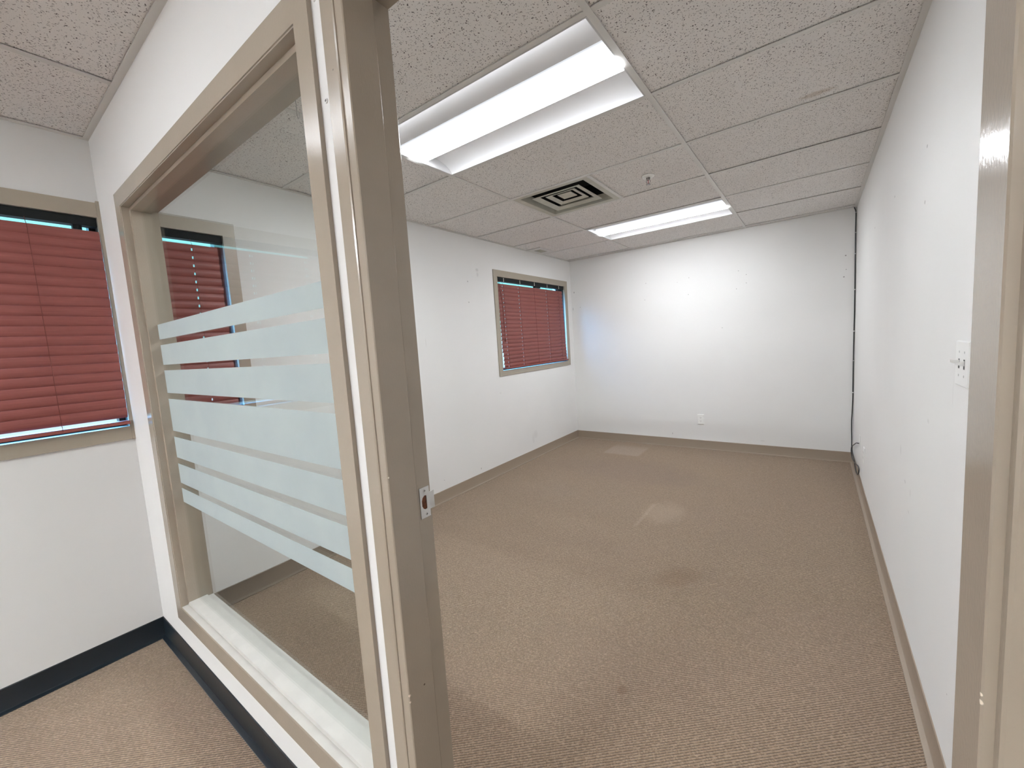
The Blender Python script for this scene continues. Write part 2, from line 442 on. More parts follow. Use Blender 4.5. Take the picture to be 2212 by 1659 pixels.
# ------------------------------------------------------------------ mesh helpers
class MB:
    def __init__(self):
        self.bm = bmesh.new()

    def box(self, x0, x1, y0, y1, z0, z1):
        v = [self.bm.verts.new(p) for p in ((x0, y0, z0), (x1, y0, z0), (x1, y1, z0), (x0, y1, z0),
                                            (x0, y0, z1), (x1, y0, z1), (x1, y1, z1), (x0, y1, z1))]
        for f in ((0, 3, 2, 1), (4, 5, 6, 7), (0, 1, 5, 4), (1, 2, 6, 5), (2, 3, 7, 6), (3, 0, 4, 7)):
            self.bm.faces.new([v[i] for i in f])
        return self

    def rings(self, rings, closed=True, cap=True):
        vs = [[self.bm.verts.new(p) for p in r] for r in rings]
        n = len(vs[0])
        for a, b in zip(vs[:-1], vs[1:]):
            for i in range(n if closed else n - 1):
                j = (i + 1) % n
                try:
                    self.bm.faces.new((a[i], a[j], b[j], b[i]))
                except ValueError:
                    pass
        if cap and closed:
            self.bm.faces.new(list(reversed(vs[0])))
            self.bm.faces.new(vs[-1])
        return self

    def prism(self, poly, f, t0, t1):
        """poly of (a,b); f(a,b,t) -> xyz"""
        return self.rings([[f(a, b, t0) for a, b in poly], [f(a, b, t1) for a, b in poly]])

    def tube(self, pts, r, n=8):
        pts = [Vector(p) for p in pts]
        rings = []
        prev = None
        for i, p in enumerate(pts):
            t = (pts[min(i + 1, len(pts) - 1)] - pts[max(i - 1, 0)]).normalized()
            if prev is None:
                a = Vector((0, 0, 1)) if abs(t.z) < 0.9 else Vector((1, 0, 0))
                prev = t.cross(a).normalized()
            u = (prev - t * prev.dot(t)).normalized()
            prev = u
            vv = t.cross(u)
            rings.append([p + (u * math.cos(2 * math.pi * k / n) + vv * math.sin(2 * math.pi * k / n)) * r for k in range(n)])
        return self.rings(rings)

    def lathe(self, prof, c, axis='Z', n=24):
        """prof: (r, h) list along the axis"""
        rings = []
        for r, h in prof:
            ring = []
            for k in range(n):
                a, b = r * math.cos(2 * math.pi * k / n), r * math.sin(2 * math.pi * k / n)
                p = {'Z': (a, b, h), 'X': (h, a, b), 'Y': (a, h, b)}[axis]
                ring.append(Vector(p) + Vector(c))
            rings.append(ring)
        return self.rings(rings)

    def grid_solid(self, us, vs, skip, ft, fb):
        nu, nv = len(us) - 1, len(vs) - 1
        T, B = {}, {}
        def gt(D, f, i, j):
            if (i, j) not in D:
                D[(i, j)] = self.bm.verts.new(f(us[i], vs[j]))
            return D[(i, j)]
        def solid(i, j):
            return 0 <= i < nu and 0 <= j < nv and not skip(i, j)
        for i in range(nu):
            for j in range(nv):
                if not solid(i, j):
                    continue
                q = ((i, j), (i + 1, j), (i + 1, j + 1), (i, j + 1))
                self.bm.faces.new([gt(T, ft, *k) for k in q])
                self.bm.faces.new([gt(B, fb, *k) for k in reversed(q)])
                for (di, dj), a, b in (((0, -1), 0, 1), ((1, 0), 1, 2), ((0, 1), 2, 3), ((-1, 0), 3, 0)):
                    if not solid(i + di, j + dj):
                        self.bm.faces.new((gt(T, ft, *q[b]), gt(T, ft, *q[a]), gt(B, fb, *q[a]), gt(B, fb, *q[b])))
        return self

    def build(self, name, mat, parent=None, origin=None, smooth=False, bevel=0, seg=2):
        bm = self.bm
        bmesh.ops.recalc_face_normals(bm, faces=bm.faces)
        if bevel:
            es = [e for e in bm.edges if len(e.link_faces) == 2 and e.calc_face_angle(0) > R(40)]
            bmesh.ops.bevel(bm, geom=es, offset=bevel, segments=seg, affect='EDGES', clamp_overlap=True)
        if origin is not None:
            bmesh.ops.translate(bm, verts=bm.verts, vec=-Vector(origin))
        me = bpy.data.meshes.new(name)
        bm.to_mesh(me)
        bm.free()
        if smooth:
            for p in me.polygons:
                p.use_smooth = True
            try:
                me.set_sharp_from_angle(angle=R(40))
            except Exception:
                pass
        me.materials.append(mat)
        o = bpy.data.objects.new(name, me)
        C.objects.link(o)
        if parent is not None:
            o.parent = parent
        # mesh coordinates given in world metres; parents sit anywhere
        off = Vector(origin) if origin is not None else Vector((0, 0, 0))
        if parent is not None:
            off = off - world_loc(parent)
        o.location = off
        return o

def world_loc(o):
    l = Vector(o.location)
    while o.parent is not None:
        o = o.parent
        l += Vector(o.location)
    return l

def tag(o, label=None, cat=None, group=None, kind=None):
    if label: o['label'] = label
    if cat: o['category'] = cat
    if group: o['group'] = group
    if kind: o['kind'] = kind
    return o

def thing(name, label, cat, loc=(0, 0, 0), group=None):
    o = bpy.data.objects.new(name, None)
    o.empty_display_size = 0.05
    C.objects.link(o)
    o.location = loc
    return tag(o, label, cat, group)

def struct_empty(name, label, cat, loc):
    o = thing(name, label, cat, loc)
    o['kind'] = 'structure'
    return o

def struct(o, label, cat):
    return tag(o, label, cat, None, 'structure')

def copy_tree(o, parent=None):
    c = o.copy()
    C.objects.link(c)
    c.parent = parent
    for ch in [k for k in bpy.data.objects if k.parent == o]:
        copy_tree(ch, c)
    return c

# ------------------------------------------------------------------ floor
YB, XC = -3.2, 2.0        # back and right ends of the corridor area behind the camera
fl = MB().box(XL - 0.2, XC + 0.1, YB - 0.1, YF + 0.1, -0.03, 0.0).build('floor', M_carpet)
struct(fl, 'beige brown ribbed loop carpet covering the whole floor', 'floor')

# ------------------------------------------------------------------ walls
def wall(name, mat, us, vs, holes, ft, fb, label):
    """holes: (u0,u1,v0,v1)"""
    for (a, b, c, d) in holes:
        us = us + [a, b]
        vs = vs + [c, d]
    us, vs = sorted(set(us)), sorted(set(vs))
    def skip(i, j):
        um, vm = (us[i] + us[i + 1]) / 2, (vs[j] + vs[j + 1]) / 2
        return any(a < um < b and c < vm < d for a, b, c, d in holes)
    o = MB().grid_solid(us, vs, skip, ft, fb).build(name, mat)
    return struct(o, label, 'wall')

W3 = (3.458, 4.900, 1.088, 2.082)      # far window opening (y0,y1,z0,z1)
W2 = (0.604, 0.983, 1.088, 2.082)
W1 = (-0.460, 0.480, 1.094, 2.080)
TOPZ = H + 0.20
wall('wall_left', M_left, [YB, YF], [0.0, TOPZ], [W1, W2, W3],
     lambda u, v: (XL, u, v), lambda u, v: (XL - 0.17, u, v), 'long white exterior wall with the maroon blinded windows')
wall('wall_far', M_far, [XL, XR + 0.1], [0.0, TOPZ], [],
     lambda u, v: (u, YF, v), lambda u, v: (u, YF + 0.1, v), 'white end wall of the empty office')
wall('wall_right', M_right, [YP1, YF], [0.0, TOPZ], [],
     lambda u, v: (XR, u, v), lambda u, v: (XR + 0.1, u, v), 'white side wall with light switch and corner cable')
# glazed panel opening and door opening in the partition
GX0, GX1, GZ0, GZ1 = -2.352, -0.785, 0.222, 2.096       # outer edges of the glazing frame
DX0, DX1, DZ1 = -0.742, 0.177, 2.106                     # outer edges of the door frame
wall('wall_partition', M_wall, [XL, XC], [0.0, TOPZ],
     [(GX0 + 0.01, GX1 - 0.01, GZ0 + 0.01, GZ1 - 0.01), (DX0 + 0.01, DX1 - 0.01, -0.001, DZ1 - 0.01)],
     lambda u, v: (u, YP0, max(v, 0.0)), lambda u, v: (u, YP1, max(v, 0.0)), 'white partition wall holding the glazed panel and the door frame')
wall('wall_back', M_wall, [XL, XC], [0.0, TOPZ], [],
     lambda u, v: (u, YB, v), lambda u, v: (u, YB - 0.1, v), 'white corridor wall behind the camera')
wall('wall_corridor_right', M_wall, [YB, YP0], [0.0, TOPZ], [],
     lambda u, v: (XC, u, v), lambda u, v: (XC + 0.1, u, v), 'white wall closing the corridor on the right')

# ------------------------------------------------------------------ cove baseboards
COVE = [(0.0, 0.0), (0.021, 0.0), (0.021, 0.0035), (0.019, 0.005), (0.0065, 0.0085), (0.0038, 0.013), (0.003, 0.100), (0.0, 0.103)]
COVE = [(0.0, 0.0)] + [(a, b) for a, b in COVE[1:]]
def baseboard(name, p0, p1, nrm, mat, label, m0=0, m1=0):
    """p0,p1 along the wall foot; nrm = direction into the room; m0/m1 = +1 inside corner mitre"""
    p0, p1, n = Vector(p0 + (0,)), Vector(p1 + (0,)), Vector(nrm + (0,))
    t = (p1 - p0).normalized()
    r0 = [p0 + n * a + Vector((0, 0, b)) + t * a * m0 for a, b in COVE]
    r1 = [p1 + n * a + Vector((0, 0, b)) - t * a * m1 for a, b in COVE]
    o = MB().rings([r0, r1]).build(name, mat, smooth=True)
    return struct(o, label, 'baseboard')
TB = 'taupe vinyl cove base '
baseboard('baseboard_left', (XL, YP1), (XL, YF), (1, 0), M_base, TB + 'along the window wall of the office', 1, 1)
baseboard('baseboard_far', (XL, YF), (XR, YF), (0, -1), M_base, TB + 'along the far end wall', 1, 1)
baseboard('baseboard_right', (XR, YF), (XR, YP1), (-1, 0), M_base, TB + 'along the wall with the switch', 1, 1)
baseboard('baseboard_inner', (DX0, YP1), (XL, YP1), (0, 1), M_base, TB + 'inside the office under the glazed panel', 0, 1)
NB = 'dark navy vinyl cove base '
baseboard('baseboard_corridor_left', (XL, YB), (XL, YP0), (1, 0), M_navy, NB + 'under the corridor window', 1, 1)
baseboard('baseboard_corridor_partition', (XL, YP0), (DX0, YP0), (0, -1), M_navy, NB + 'running below the glazed panel', 1, 0)
baseboard('baseboard_corridor_side', (DX1, YP0), (XC, YP0), (0, -1), M_navy, NB + 'right of the door frame', 0, 1)
baseboard('baseboard_back', (XC, YB), (XL, YB), (0, 1), M_navy, NB + 'on the corridor wall behind the camera', 1, 1)

# ------------------------------------------------------------------ suspended ceilings
TW = 0.012      # half width of a grid tee
def ceiling(name, x0, x1, y0, y1, xs, ys, holes, skips, label, extra=()):
    """xs, ys: tee centre lines; holes: cells left open for fixtures (x0,x1,y0,y1 centre lines); skips: x tees missing"""
    mb = MB()
    ex, ey = [x0] + xs + [x1], [y0] + ys + [y1]
    for i in range(len(ex) - 1):
        for j in range(len(ey) - 1):
            a, b, c, d = ex[i], ex[i + 1], ey[j], ey[j + 1]
            cx, cy = (a + b) / 2, (c + d) / 2
            hole = [h for h in holes if h[0] < cx < h[1] and h[2] < cy < h[3]]
            rest = [(a, b)]
            for h in hole:
                rest = []
                if h[0] > a + 0.02: rest.append((a, h[0]))
                if h[1] < b - 0.02: rest.append((h[1], b))
            for (p, q) in rest:
                hz = H + 0.004 + random.uniform(0, 0.0022)
                g = 0.0085
                mb.box(p + g, q - g, c + g, d - g, hz, hz + 0.015)
    o = mb.build(name, M_tile)
    struct(o, label, 'ceiling')
    g = MB()
    zb, zt = H - 0.001, H + 0.0025
    for x in xs:
        g.box(x - TW, x + TW, y0, y1, zb, zt)
    for (xa, ya, yb) in extra:
        g.box(xa - TW, xa + TW, ya + TW, yb - TW, zb, zt)
    bx = [x0] + [v for x in xs for v in (x - TW, x + TW)] + [x1]
    for y in ys:
        for k in range(0, len(bx), 2):
            g.box(bx[k], bx[k + 1], y - TW * 0.98, y + TW * 0.98, zb + 0.0004, zt)
    # wall angle round the edge, with a small shadow reveal
    a = 0.022
    g.box(x0, x0 + a, y0, y1, zb - 0.0006, zt)
    g.box(x1 - a, x1, y0, y1, zb - 0.0006, zt)
    g.box(x0 + a, x1 - a, y0, y0 + a, zb - 0.0006, zt)
    g.box(x0 + a, x1 - a, y1 - a, y1, zb - 0.0006, zt)
    g.build('ceiling_grid', M_grid, o)
    # plenum deck above the tiles keeps the void dark
    MB().box(x0, x1, y0, y1, H + 0.19, H + 0.20).build('plenum_deck', M_duct, o)
    return o

GX = [-1.806, -0.594]
GYS = [1.343 + 0.6096 * k for k in range(-1, 7)]
L1 = (-1.806, -0.594, GYS[1], GYS[2])
L2 = (-1.806, -0.594, GYS[5], GYS[6])
DF = (-1.806, -1.190, GYS[3], GYS[4])
ceiling('ceiling', XL, XR, YP1, YF, GX, GYS, [L1, L2, DF], [], 'fissured white acoustic tile ceiling of the office',
        extra=[(-1.190, GYS[3], GYS[4])])
CX = [-2.092 + 1.2192 * k for k in range(0, 4)]
CY = sorted([0.088 - 0.6096 * k for k in range(0, 6)])
CL1 = (CX[0], CX[1], 0.088 - 0.6096, 0.088)
CL2 = (CX[0], CX[1], CY[0], CY[1])  # this and the next two: unseen troffers added as corridor fill
CL3 = (CX[2], CX[3], CY[3], CY[4])
CL4 = (CX[2], CX[3], CY[0], CY[1])
ceiling('ceiling_corridor', XL, XC, YB, YP0, CX, CY, [CL1, CL2, CL3, CL4], [], 'fissured acoustic tile ceiling outside the office')

# ------------------------------------------------------------------ recessed lights
def troffer(cell, label, lens=None):
    x0, x1, y0, y1 = cell[0] + TW, cell[1] - TW, cell[2] + TW, cell[3] - TW
    cx, cy = (x0 + x1) / 2, (y0 + y1) / 2
    hw = (y1 - y0) / 2
    t = thing('recessed_ceiling_light', label, 'ceiling light', (cx, cy, H), 'recessed lights in the suspended ceilings')
    # housing: rim + closed tray above
    hb = MB()
    rim = 0.006
    for a, b, c, d in ((x0, x1, y0, y0 + rim), (x0, x1, y1 - rim, y1), (x0, x0 + rim, y0 + rim, y1 - rim), (x1 - rim, x1, y0 + rim, y1 - rim)):
        hb.box(a, b, c, d, H - 0.001, H + 0.075)
    hb.box(x0 + rim, x1 - rim, y0 + rim, y1 - rim, H + 0.068, H + 0.075)
    hb.build('housing', M_endcap, t)
    LW = 0.098
    prof = [(hw - rim, 0.001), (hw - 0.012, 0.010), (hw - 0.028, 0.024), (hw - 0.055, 0.038), (hw - 0.09, 0.047),
            (hw - 0.13, 0.052), (hw - 0.165, 0.052), (LW + 0.012, 0.047), (LW, 0.041)]
    for s in (-1, 1):
        pts = [(s * y, H + z) for y, z in prof]
        poly = pts + [(y, z + 0.0015) for y, z in reversed(pts)]
        MB().prism(poly, lambda a, b, tt: (tt, cy + a, b), x0 + rim, x1 - rim).build('reflector', M_refl, t, smooth=True)
    for s in (0, 1):   # end plates
        ex = x0 + rim if s == 0 else x1 - rim - 0.002
        MB().box(ex, ex + 0.002, y0 + rim, y1 - rim, H + 0.001, H + 0.066).build('end_plate', M_endcap, t)
    lp = [(LW * math.cos(math.pi * k / 16), H + 0.041 - 0.049 * math.sin(math.pi * k / 16)) for k in range(17)]
    poly = [(a, b) for a, b in lp] + [(a * 0.97, H + 0.044) for a, b in (lp[-1], lp[0])]
    MB().prism(poly, lambda a, b, tt: (tt, cy + a, b), x0 + rim + 0.003, x1 - rim - 0.003).build(
        'lens', lens or M_lens, t, origin=(cx, cy, H), smooth=True)
    return t
troffer(L1, 'large lit fluorescent troffer in the office ceiling, nearest the door')
troffer(L2, 'lit fluorescent troffer in the office ceiling beside the far wall')
troffer(CL1, 'corridor troffer whose pale image mirrors in the glazed panel', M_lens_dim)
troffer(CL2, 'unseen troffer added as corridor fill at the window side behind the camera', M_lens_fill)
troffer(CL3, 'unseen troffer added as corridor fill just outside the doorway', M_lens_mid)
troffer(CL4, 'unseen troffer added as corridor fill at the right rear behind the camera', M_lens_mid)

# ------------------------------------------------------------------ air diffuser, register, sprinkler
def square_ring(mb, cx, cy, a0, b0, z0, a1, b1, z1, th=0.0015):
    def sq(a, b, z):
        return [(cx - a, cy - b, z), (cx + a, cy - b, z), (cx + a, cy + b, z), (cx - a, cy + b, z)]
    R0, R1 = sq(a0, b0, z0), sq(a1, b1, z1)
    R2, R3 = sq(a1 - th, b1 - th, z1 + th), sq(a0 - th, b0 - th, z0 + th)
    vs = [[mb.bm.verts.new(p) for p in r] for r in (R0, R1, R2, R3)]
    for k in range(4):
        A, B = vs[k], vs[(k + 1) % 4]
        for i in range(4):
            j = (i + 1) % 4
            mb.bm.faces.new((A[i], A[j], B[j], B[i]))

dx0, dx1, dy0, dy1 = -1.794, -1.202, GYS[3] + TW, GYS[4] - TW
dcx, dcy = (dx0 + dx1) / 2, (dy0 + dy1) / 2
d = thing('air_diffuser', 'square white air diffuser with stepped louvres between the two ceiling lights', 'air vent', (dcx, dcy, H))
mb = MB()
op = 0.255
for a, b, c, e in ((dx0, dcx - op, dy0, dy1), (dcx + op, dx1, dy0, dy1), (dcx - op, dcx + op, dy0, dcy - op), (dcx - op, dcx + op, dcy + op, dy1)):
    mb.box(a, b, c, e, H + 0.0005, H + 0.003)
mb.build('face_plate', M_diff, d)
mb = MB()
square_ring(mb, dcx, dcy, op, op, H + 0.001, op - 0.006, op - 0.006, H + 0.055)
mb.build('collar', M_diff, d)
MB().box(dcx - op, dcx + op, dcy - op, dcy + op, H + 0.15, H + 0.155).build('duct_opening', M_duct, d)
mb = MB()
for s in ((-1, 0), (1, 0), (0, -1), (0, 1)):
    if s[0]:
        mb.box(dcx + s[0] * op - 0.003, dcx + s[0] * op + 0.003, dcy - op, dcy + op, H + 0.055, H + 0.15)
    else:
        mb.box(dcx - op, dcx + op, dcy + s[1] * op - 0.003, dcy + s[1] * op + 0.003, H + 0.055, H + 0.15)
mb.build('duct_wall', M_duct, d)
for outer, inner, zo, zi in ((0.190, 0.150, 0.001, 0.012), (0.118, 0.086, 0.014, 0.024), (0.054, 0.018, 0.027, 0.037)):
    mb = MB()
    square_ring(mb, dcx, dcy, inner, inner, H + zi, outer, outer, H + zo)
    square_ring(mb, dcx, dcy, outer, outer, H + zo, outer + 0.001, outer + 0.001, H + zo + 0.004)
    mb.build('louver_ring', M_diff, d)
MB().box(dcx - 0.02, dcx + 0.02, dcy - 0.02, dcy + 0.02, H + 0.037, H + 0.039).build('center_cap', M_diff, d)

rx0, rx1, ry0, ry1 = -2.672, -2.475, 4.03, 4.345
rg = thing('ceiling_register', 'small rectangular white register in the ceiling corner above the far window', 'air vent', ((rx0 + rx1) / 2, (ry0 + ry1) / 2, H))
mb = MB()
ix0, ix1, iy0, iy1 = rx0 + 0.055, rx1 - 0.045, ry0 + 0.07, ry1 - 0.08
for a, b, c, e in ((rx0, ix0, ry0, ry1), (ix1, rx1, ry0, ry1), (ix0, ix1, ry0, iy0), (ix0, ix1, iy1, ry1)):
    mb.box(a, b, c, e, H - 0.006, H + 0.004)
mb.build('frame', M_grid, rg)
mb = MB()
n = 9
for k in range(n):
    y = iy0 + (iy1 - iy0) * (k + 0.5) / n
    mb.box(ix0, ix1, y - 0.003, y + 0.003, H - 0.003, H + 0.001)
mb.build('grille', M_diff, rg)
MB().box(ix0, ix1, iy0, iy1, H + 0.001, H + 0.003).build('backing', M_duct, rg)

sp = thing('fire_sprinkler', 'chrome pendent fire sprinkler with white escutcheon in the ceiling tile', 'sprinkler', (-0.900, 2.880, H))
c = (-0.900, 2.880, H)
MB().lathe([(0.010, 0.003), (0.040, 0.003), (0.040, -0.001), (0.036, -0.006), (0.024, -0.010), (0.014, -0.010), (0.012, -0.004)], c).build('escutcheon', M_white, sp, smooth=True)
MB().lathe([(0.0125, -0.002), (0.0125, -0.016), (0.010, -0.019), (0.010, -0.024)], c, n=12).build('body', M_chrome, sp, smooth=True)
mb = MB()
for s in (-1, 1):
    mb.tube([(c[0] + s * 0.009, c[1], H - 0.022), (c[0] + s * 0.014, c[1], H - 0.032), (c[0] + s * 0.010, c[1], H - 0.044), (c[0], c[1], H - 0.050)], 0.0018, 6)
mb.build('frame_arm', M_chrome, sp, smooth=True)
MB().tube([(c[0], c[1], H - 0.023), (c[0], c[1], H - 0.048)], 0.0022, 8).build('bulb', M_red, sp, smooth=True)
mb = MB()
mb.lathe([(0.002, -0.049), (0.006, -0.050), (0.006, -0.0515), (0.002, -0.052)], c, n=12)
for k in range(10):
    a = 2 * math.pi * k / 10
    ca, sa = math.cos(a), math.sin(a)
    pts = [(0.005, -0.0022), (0.015, -0.0028), (0.015, 0.0028), (0.005, 0.0022)]
    mb.rings([[(c[0] + u * ca - v * sa, c[1] + u * sa + v * ca, H - 0.0505 - (0.0012 if u > .01 else 0)) for u, v in pts],
              [(c[0] + u * ca - v * sa, c[1] + u * sa + v * ca, H - 0.0517 - (0.0012 if u > .01 else 0)) for u, v in pts]])
mb.build('deflector', M_chrome, sp)

# wire hooks hanging from the grid
def hook(x, y, label, L=0.06):
    p = [(x, y, H - 0.0005), (x + .001, y, H - L * .35), (x, y, H - L * .75), (x + .004, y, H - L * .95), (x + .010, y, H - L), (x + .016, y, H - L * .93), (x + .017, y, H - L * .75)]
    o = MB().tube(p, 0.0013, 6).build('ceiling_hook', M_wire, origin=(x, y, H - 0.0005), smooth=True)
    return tag(o, label, 'hook', 'wire hooks hanging from the ceiling grid')
hook(-2.50, 3.781, 'thin wire hook hanging from the ceiling near the small register', 0.055)
hook(-1.70, 0.948, 'thin wire hook seen through the glazed panel below the ceiling', 0.085)
hook(-1.86, 4.391, 'tiny wire hook beside the left end of the far ceiling light', 0.02)

# ------------------------------------------------------------------ frame sweeps
def sweep_rect(x0, x1, z0, z1, wl, wr, wb, wt, prof, nominal):
    """prof: (u, y) section, u inward from the outer edge; the flat face is 'nominal' wide before it is rescaled per side"""
    def off(u, wd):
        return u / nominal * wd if u <= nominal else wd + (u - nominal)
    rings = []
    for corner in range(4):
        ring = []
        for u, y in prof:
            l, r_, b_, t_ = off(u, wl), off(u, wr), off(u, wb), off(u, wt)
            x, z = ((x0 + l, z0 + b_), (x1 - r_, z0 + b_), (x1 - r_, z1 - t_), (x0 + l, z1 - t_))[corner]
            ring.append((x, y, z))
        rings.append(ring)
    return rings

FY0, FY1 = 0.480, 0.604
PROF = [(0, 0.4905), (0, FY0), (0.058, FY0), (0.0585, 0.4825), (0.0605, 0.4835), (0.0605, 0.5075), (0.074, 0.5085), (0.074, 0.5765),
        (0.0605, 0.5775), (0.0605, FY1 - .001), (0.058, FY1), (0, FY1), (0, 0.5935), (0.006, 0.5935), (0.006, 0.4905)]
win = struct_empty('window_1', 'interior glazed panel in taupe metal frame with frosted stripes', 'window', ((GX0 + GX1) / 2, 0.542, GZ0))
WL, WR, WB, WT = 0.068, 0.054, 0.070, 0.060
rg4 = sweep_rect(GX0, GX1, GZ0, GZ1, WL, WR, WB, WT, PROF, 0.058)
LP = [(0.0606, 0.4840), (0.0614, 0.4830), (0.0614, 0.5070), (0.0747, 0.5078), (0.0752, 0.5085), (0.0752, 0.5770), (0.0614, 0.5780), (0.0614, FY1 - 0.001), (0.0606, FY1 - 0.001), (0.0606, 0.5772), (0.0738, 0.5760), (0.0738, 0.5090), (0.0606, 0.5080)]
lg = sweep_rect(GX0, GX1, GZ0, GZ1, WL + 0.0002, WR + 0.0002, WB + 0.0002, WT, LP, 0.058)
o = MB().rings([lg[0], lg[1]], cap=False).build('sill_ledge', M_sill_glare, win)  # thin skin over the frame sill, carrying the painted glare
tag(o, 'stepped ledge of the sill with glare painted in as a pale colour')
names = [('frame_sill', 0, 1), ('frame_jamb', 1, 2), ('frame_head', 2, 3), ('frame_jamb', 3, 0)]
for nm, a, b in names:
    MB().rings([rg4[a], rg4[b]], cap=False).build(nm, M_tan, win)
ix0, ix1, iz0, iz1 = GX0 + WL + 0.016, GX1 - WR - 0.016, GZ0 + WB + 0.016, GZ1 - WT - 0.016
MB().box(ix0 - 0.004, ix1 + 0.004, 0.542, 0.548, iz0 - 0.004, iz1 + 0.004).build('glass_pane', M_glass, win)
for z0, z1 in ((1.490, 1.553), (1.381, 1.466), (1.259, 1.357), (1.092, 1.233), (0.972, 1.065), (0.856, 0.944), (0.768, 0.832)):
    MB().box(ix0 + 0.001, ix1 - 0.001, 0.5409, 0.5417, z0, z1).build('frosted_stripe', M_frost, win)

# ------------------------------------------------------------------ door frame
dr = struct_empty('door_1', 'taupe metal door frame without its door', 'door', ((DX0 + DX1) / 2, 0.542, 0))
DP = [(0, 0.4905), (0, FY0), (0.036, FY0), (0.0395, 0.4812), (0.0400, 0.4835), (0.0600, 0.4840), (0.062, 0.4858), (0.062, 0.552), (0.0605, 0.554),
      (0.046, 0.554), (0.046, FY1 - 0.0015), (0.0445, FY1), (0, FY1), (0, 0.5935), (0.006, 0.5935), (0.006, 0.4905)]
DPR = {(0, FY0): (0, 0.470), (0.036, FY0): (0.050, 0.470), (0.0395, 0.4812): (0.0525, 0.4715), (0.0400, 0.4835): (0.0535, 0.4790),
       (0.0600, 0.4840): (0.0605, 0.4795), (0.062, 0.4858): (0.062, 0.4810)}
def dr_ring(k):
    out = []
    for u, y in DP:
        if k >= 2:
            u, y = DPR.get((u, y), (u, y))
        out.append(((DX0 + u, y, 0.0), (DX0 + u, y, DZ1 - u), (DX1 - u, y, DZ1 - u), (DX1 - u, y, 0.0))[k])
    return out
for nm, a, b in (('frame_jamb', 0, 1), ('frame_head', 1, 2), ('frame_jamb', 2, 3)):
    MB().rings([dr_ring(a), dr_ring(b)], cap=True).build(nm, M_tan, dr)
# strike plate on the left jamb, its lip past the edge of the frame
sx = DX0 + 0.046
pl = []
def strike_poly():
    y0, y1, y2 = 0.571, 0.598, 0.6135
    return [(y0, 1.004), (y1, 1.004), (y1, 1.019), (y2, 1.019), (y2, 1.058), (y1, 1.058), (y1, 1.073), (y0, 1.073)]
hole = [(0.5895, 1.0235), (0.5895, 1.053), (0.584, 1.0545), (0.578, 1.050), (0.5755, 1.0435), (0.5755, 1.032), (0.579, 1.0255), (0.584, 1.0225)]
outp = strike_poly()
mb = MB()
def strike_side(xx):
    vo = [mb.bm.verts.new((xx + (0.0 if y < 0.61 else -0.002), y, z)) for y, z in outp]
    vi = [mb.bm.verts.new((xx, y, z)) for y, z in hole]
    es = []
    for L in (vo, vi):
        for i in range(len(L)):
            es.append(mb.bm.edges.new((L[i], L[(i + 1) % len(L)])))
    bmesh.ops.triangle_fill(mb.bm, use_beauty=True, use_dissolve=False, edges=es)
    return vo, vi
A = strike_side(sx + 0.0002)
B = strike_side(sx + 0.0018)
for L0, L1 in zip(A, B):
    for i in range(len(L0)):
        j = (i + 1) % len(L0)
        mb.bm.faces.new((L0[i], L0[j], L1[j], L1[i]))
st = mb.build('strike_plate', M_steel, dr)
tag(st, 'small steel strike plate on the left jamb')
mb = MB()
mb.prism([(y, z) for y, z in hole], lambda a, b, t: (t, 0.5825 + (a - 0.5825) * 0.99, 1.0385 + (b - 1.0385) * 0.99), sx + 0.0001, sx + 0.0006)
mb.build('latch_recess', M_rust, st)
for y, z in ((0.585, 1.065), (0.587, 1.0115)):
    MB().lathe([(0.0035, 0.0), (0.0035, 0.0006), (0.0028, 0.0010), (0.0008, 0.0010)], (sx + 0.0018, y, z), 'X', 14).build('screw', M_steel, st, smooth=True)
    mb = MB()
    for k in (0, 1):
        mb.box(sx + 0.0028, sx + 0.0030, y - (0.0022 if k else 0.0005), y + (0.0022 if k else 0.0005), z - (0.0005 if k else 0.0022), z + (0.0005 if k else 0.0022))
    mb.build('screw_slot', M_slot, st)

# screws in the narrow white strip between the two frames
for z, lb in ((1.867, 'lower painted screw on the white strip between the glazed panel and door frame'),
              (2.052, 'upper painted screw on the white strip between the glazed panel and door frame')):
    x = -0.766 if z < 2 else -0.772
    t = thing('wall_screw', lb, 'screw', (x, YP0, z), 'screws on the white strip')
    MB().lathe([(0.0045, 0.0), (0.0045, -0.0012), (0.0036, -0.0022), (0.0008, -0.0024)], (x, YP0, z), 'Y', 16).build('head', M_white, t, smooth=True)
    mb = MB()
    mb.box(x - 0.0024, x + 0.0024, YP0 - 0.0028, YP0 - 0.0022, z - 0.0005, z + 0.0005)
    mb.box(x - 0.0005, x + 0.0005, YP0 - 0.0028, YP0 - 0.0022, z - 0.0024, z + 0.0024)
    mb.build('cross_slot', M_slot, t)

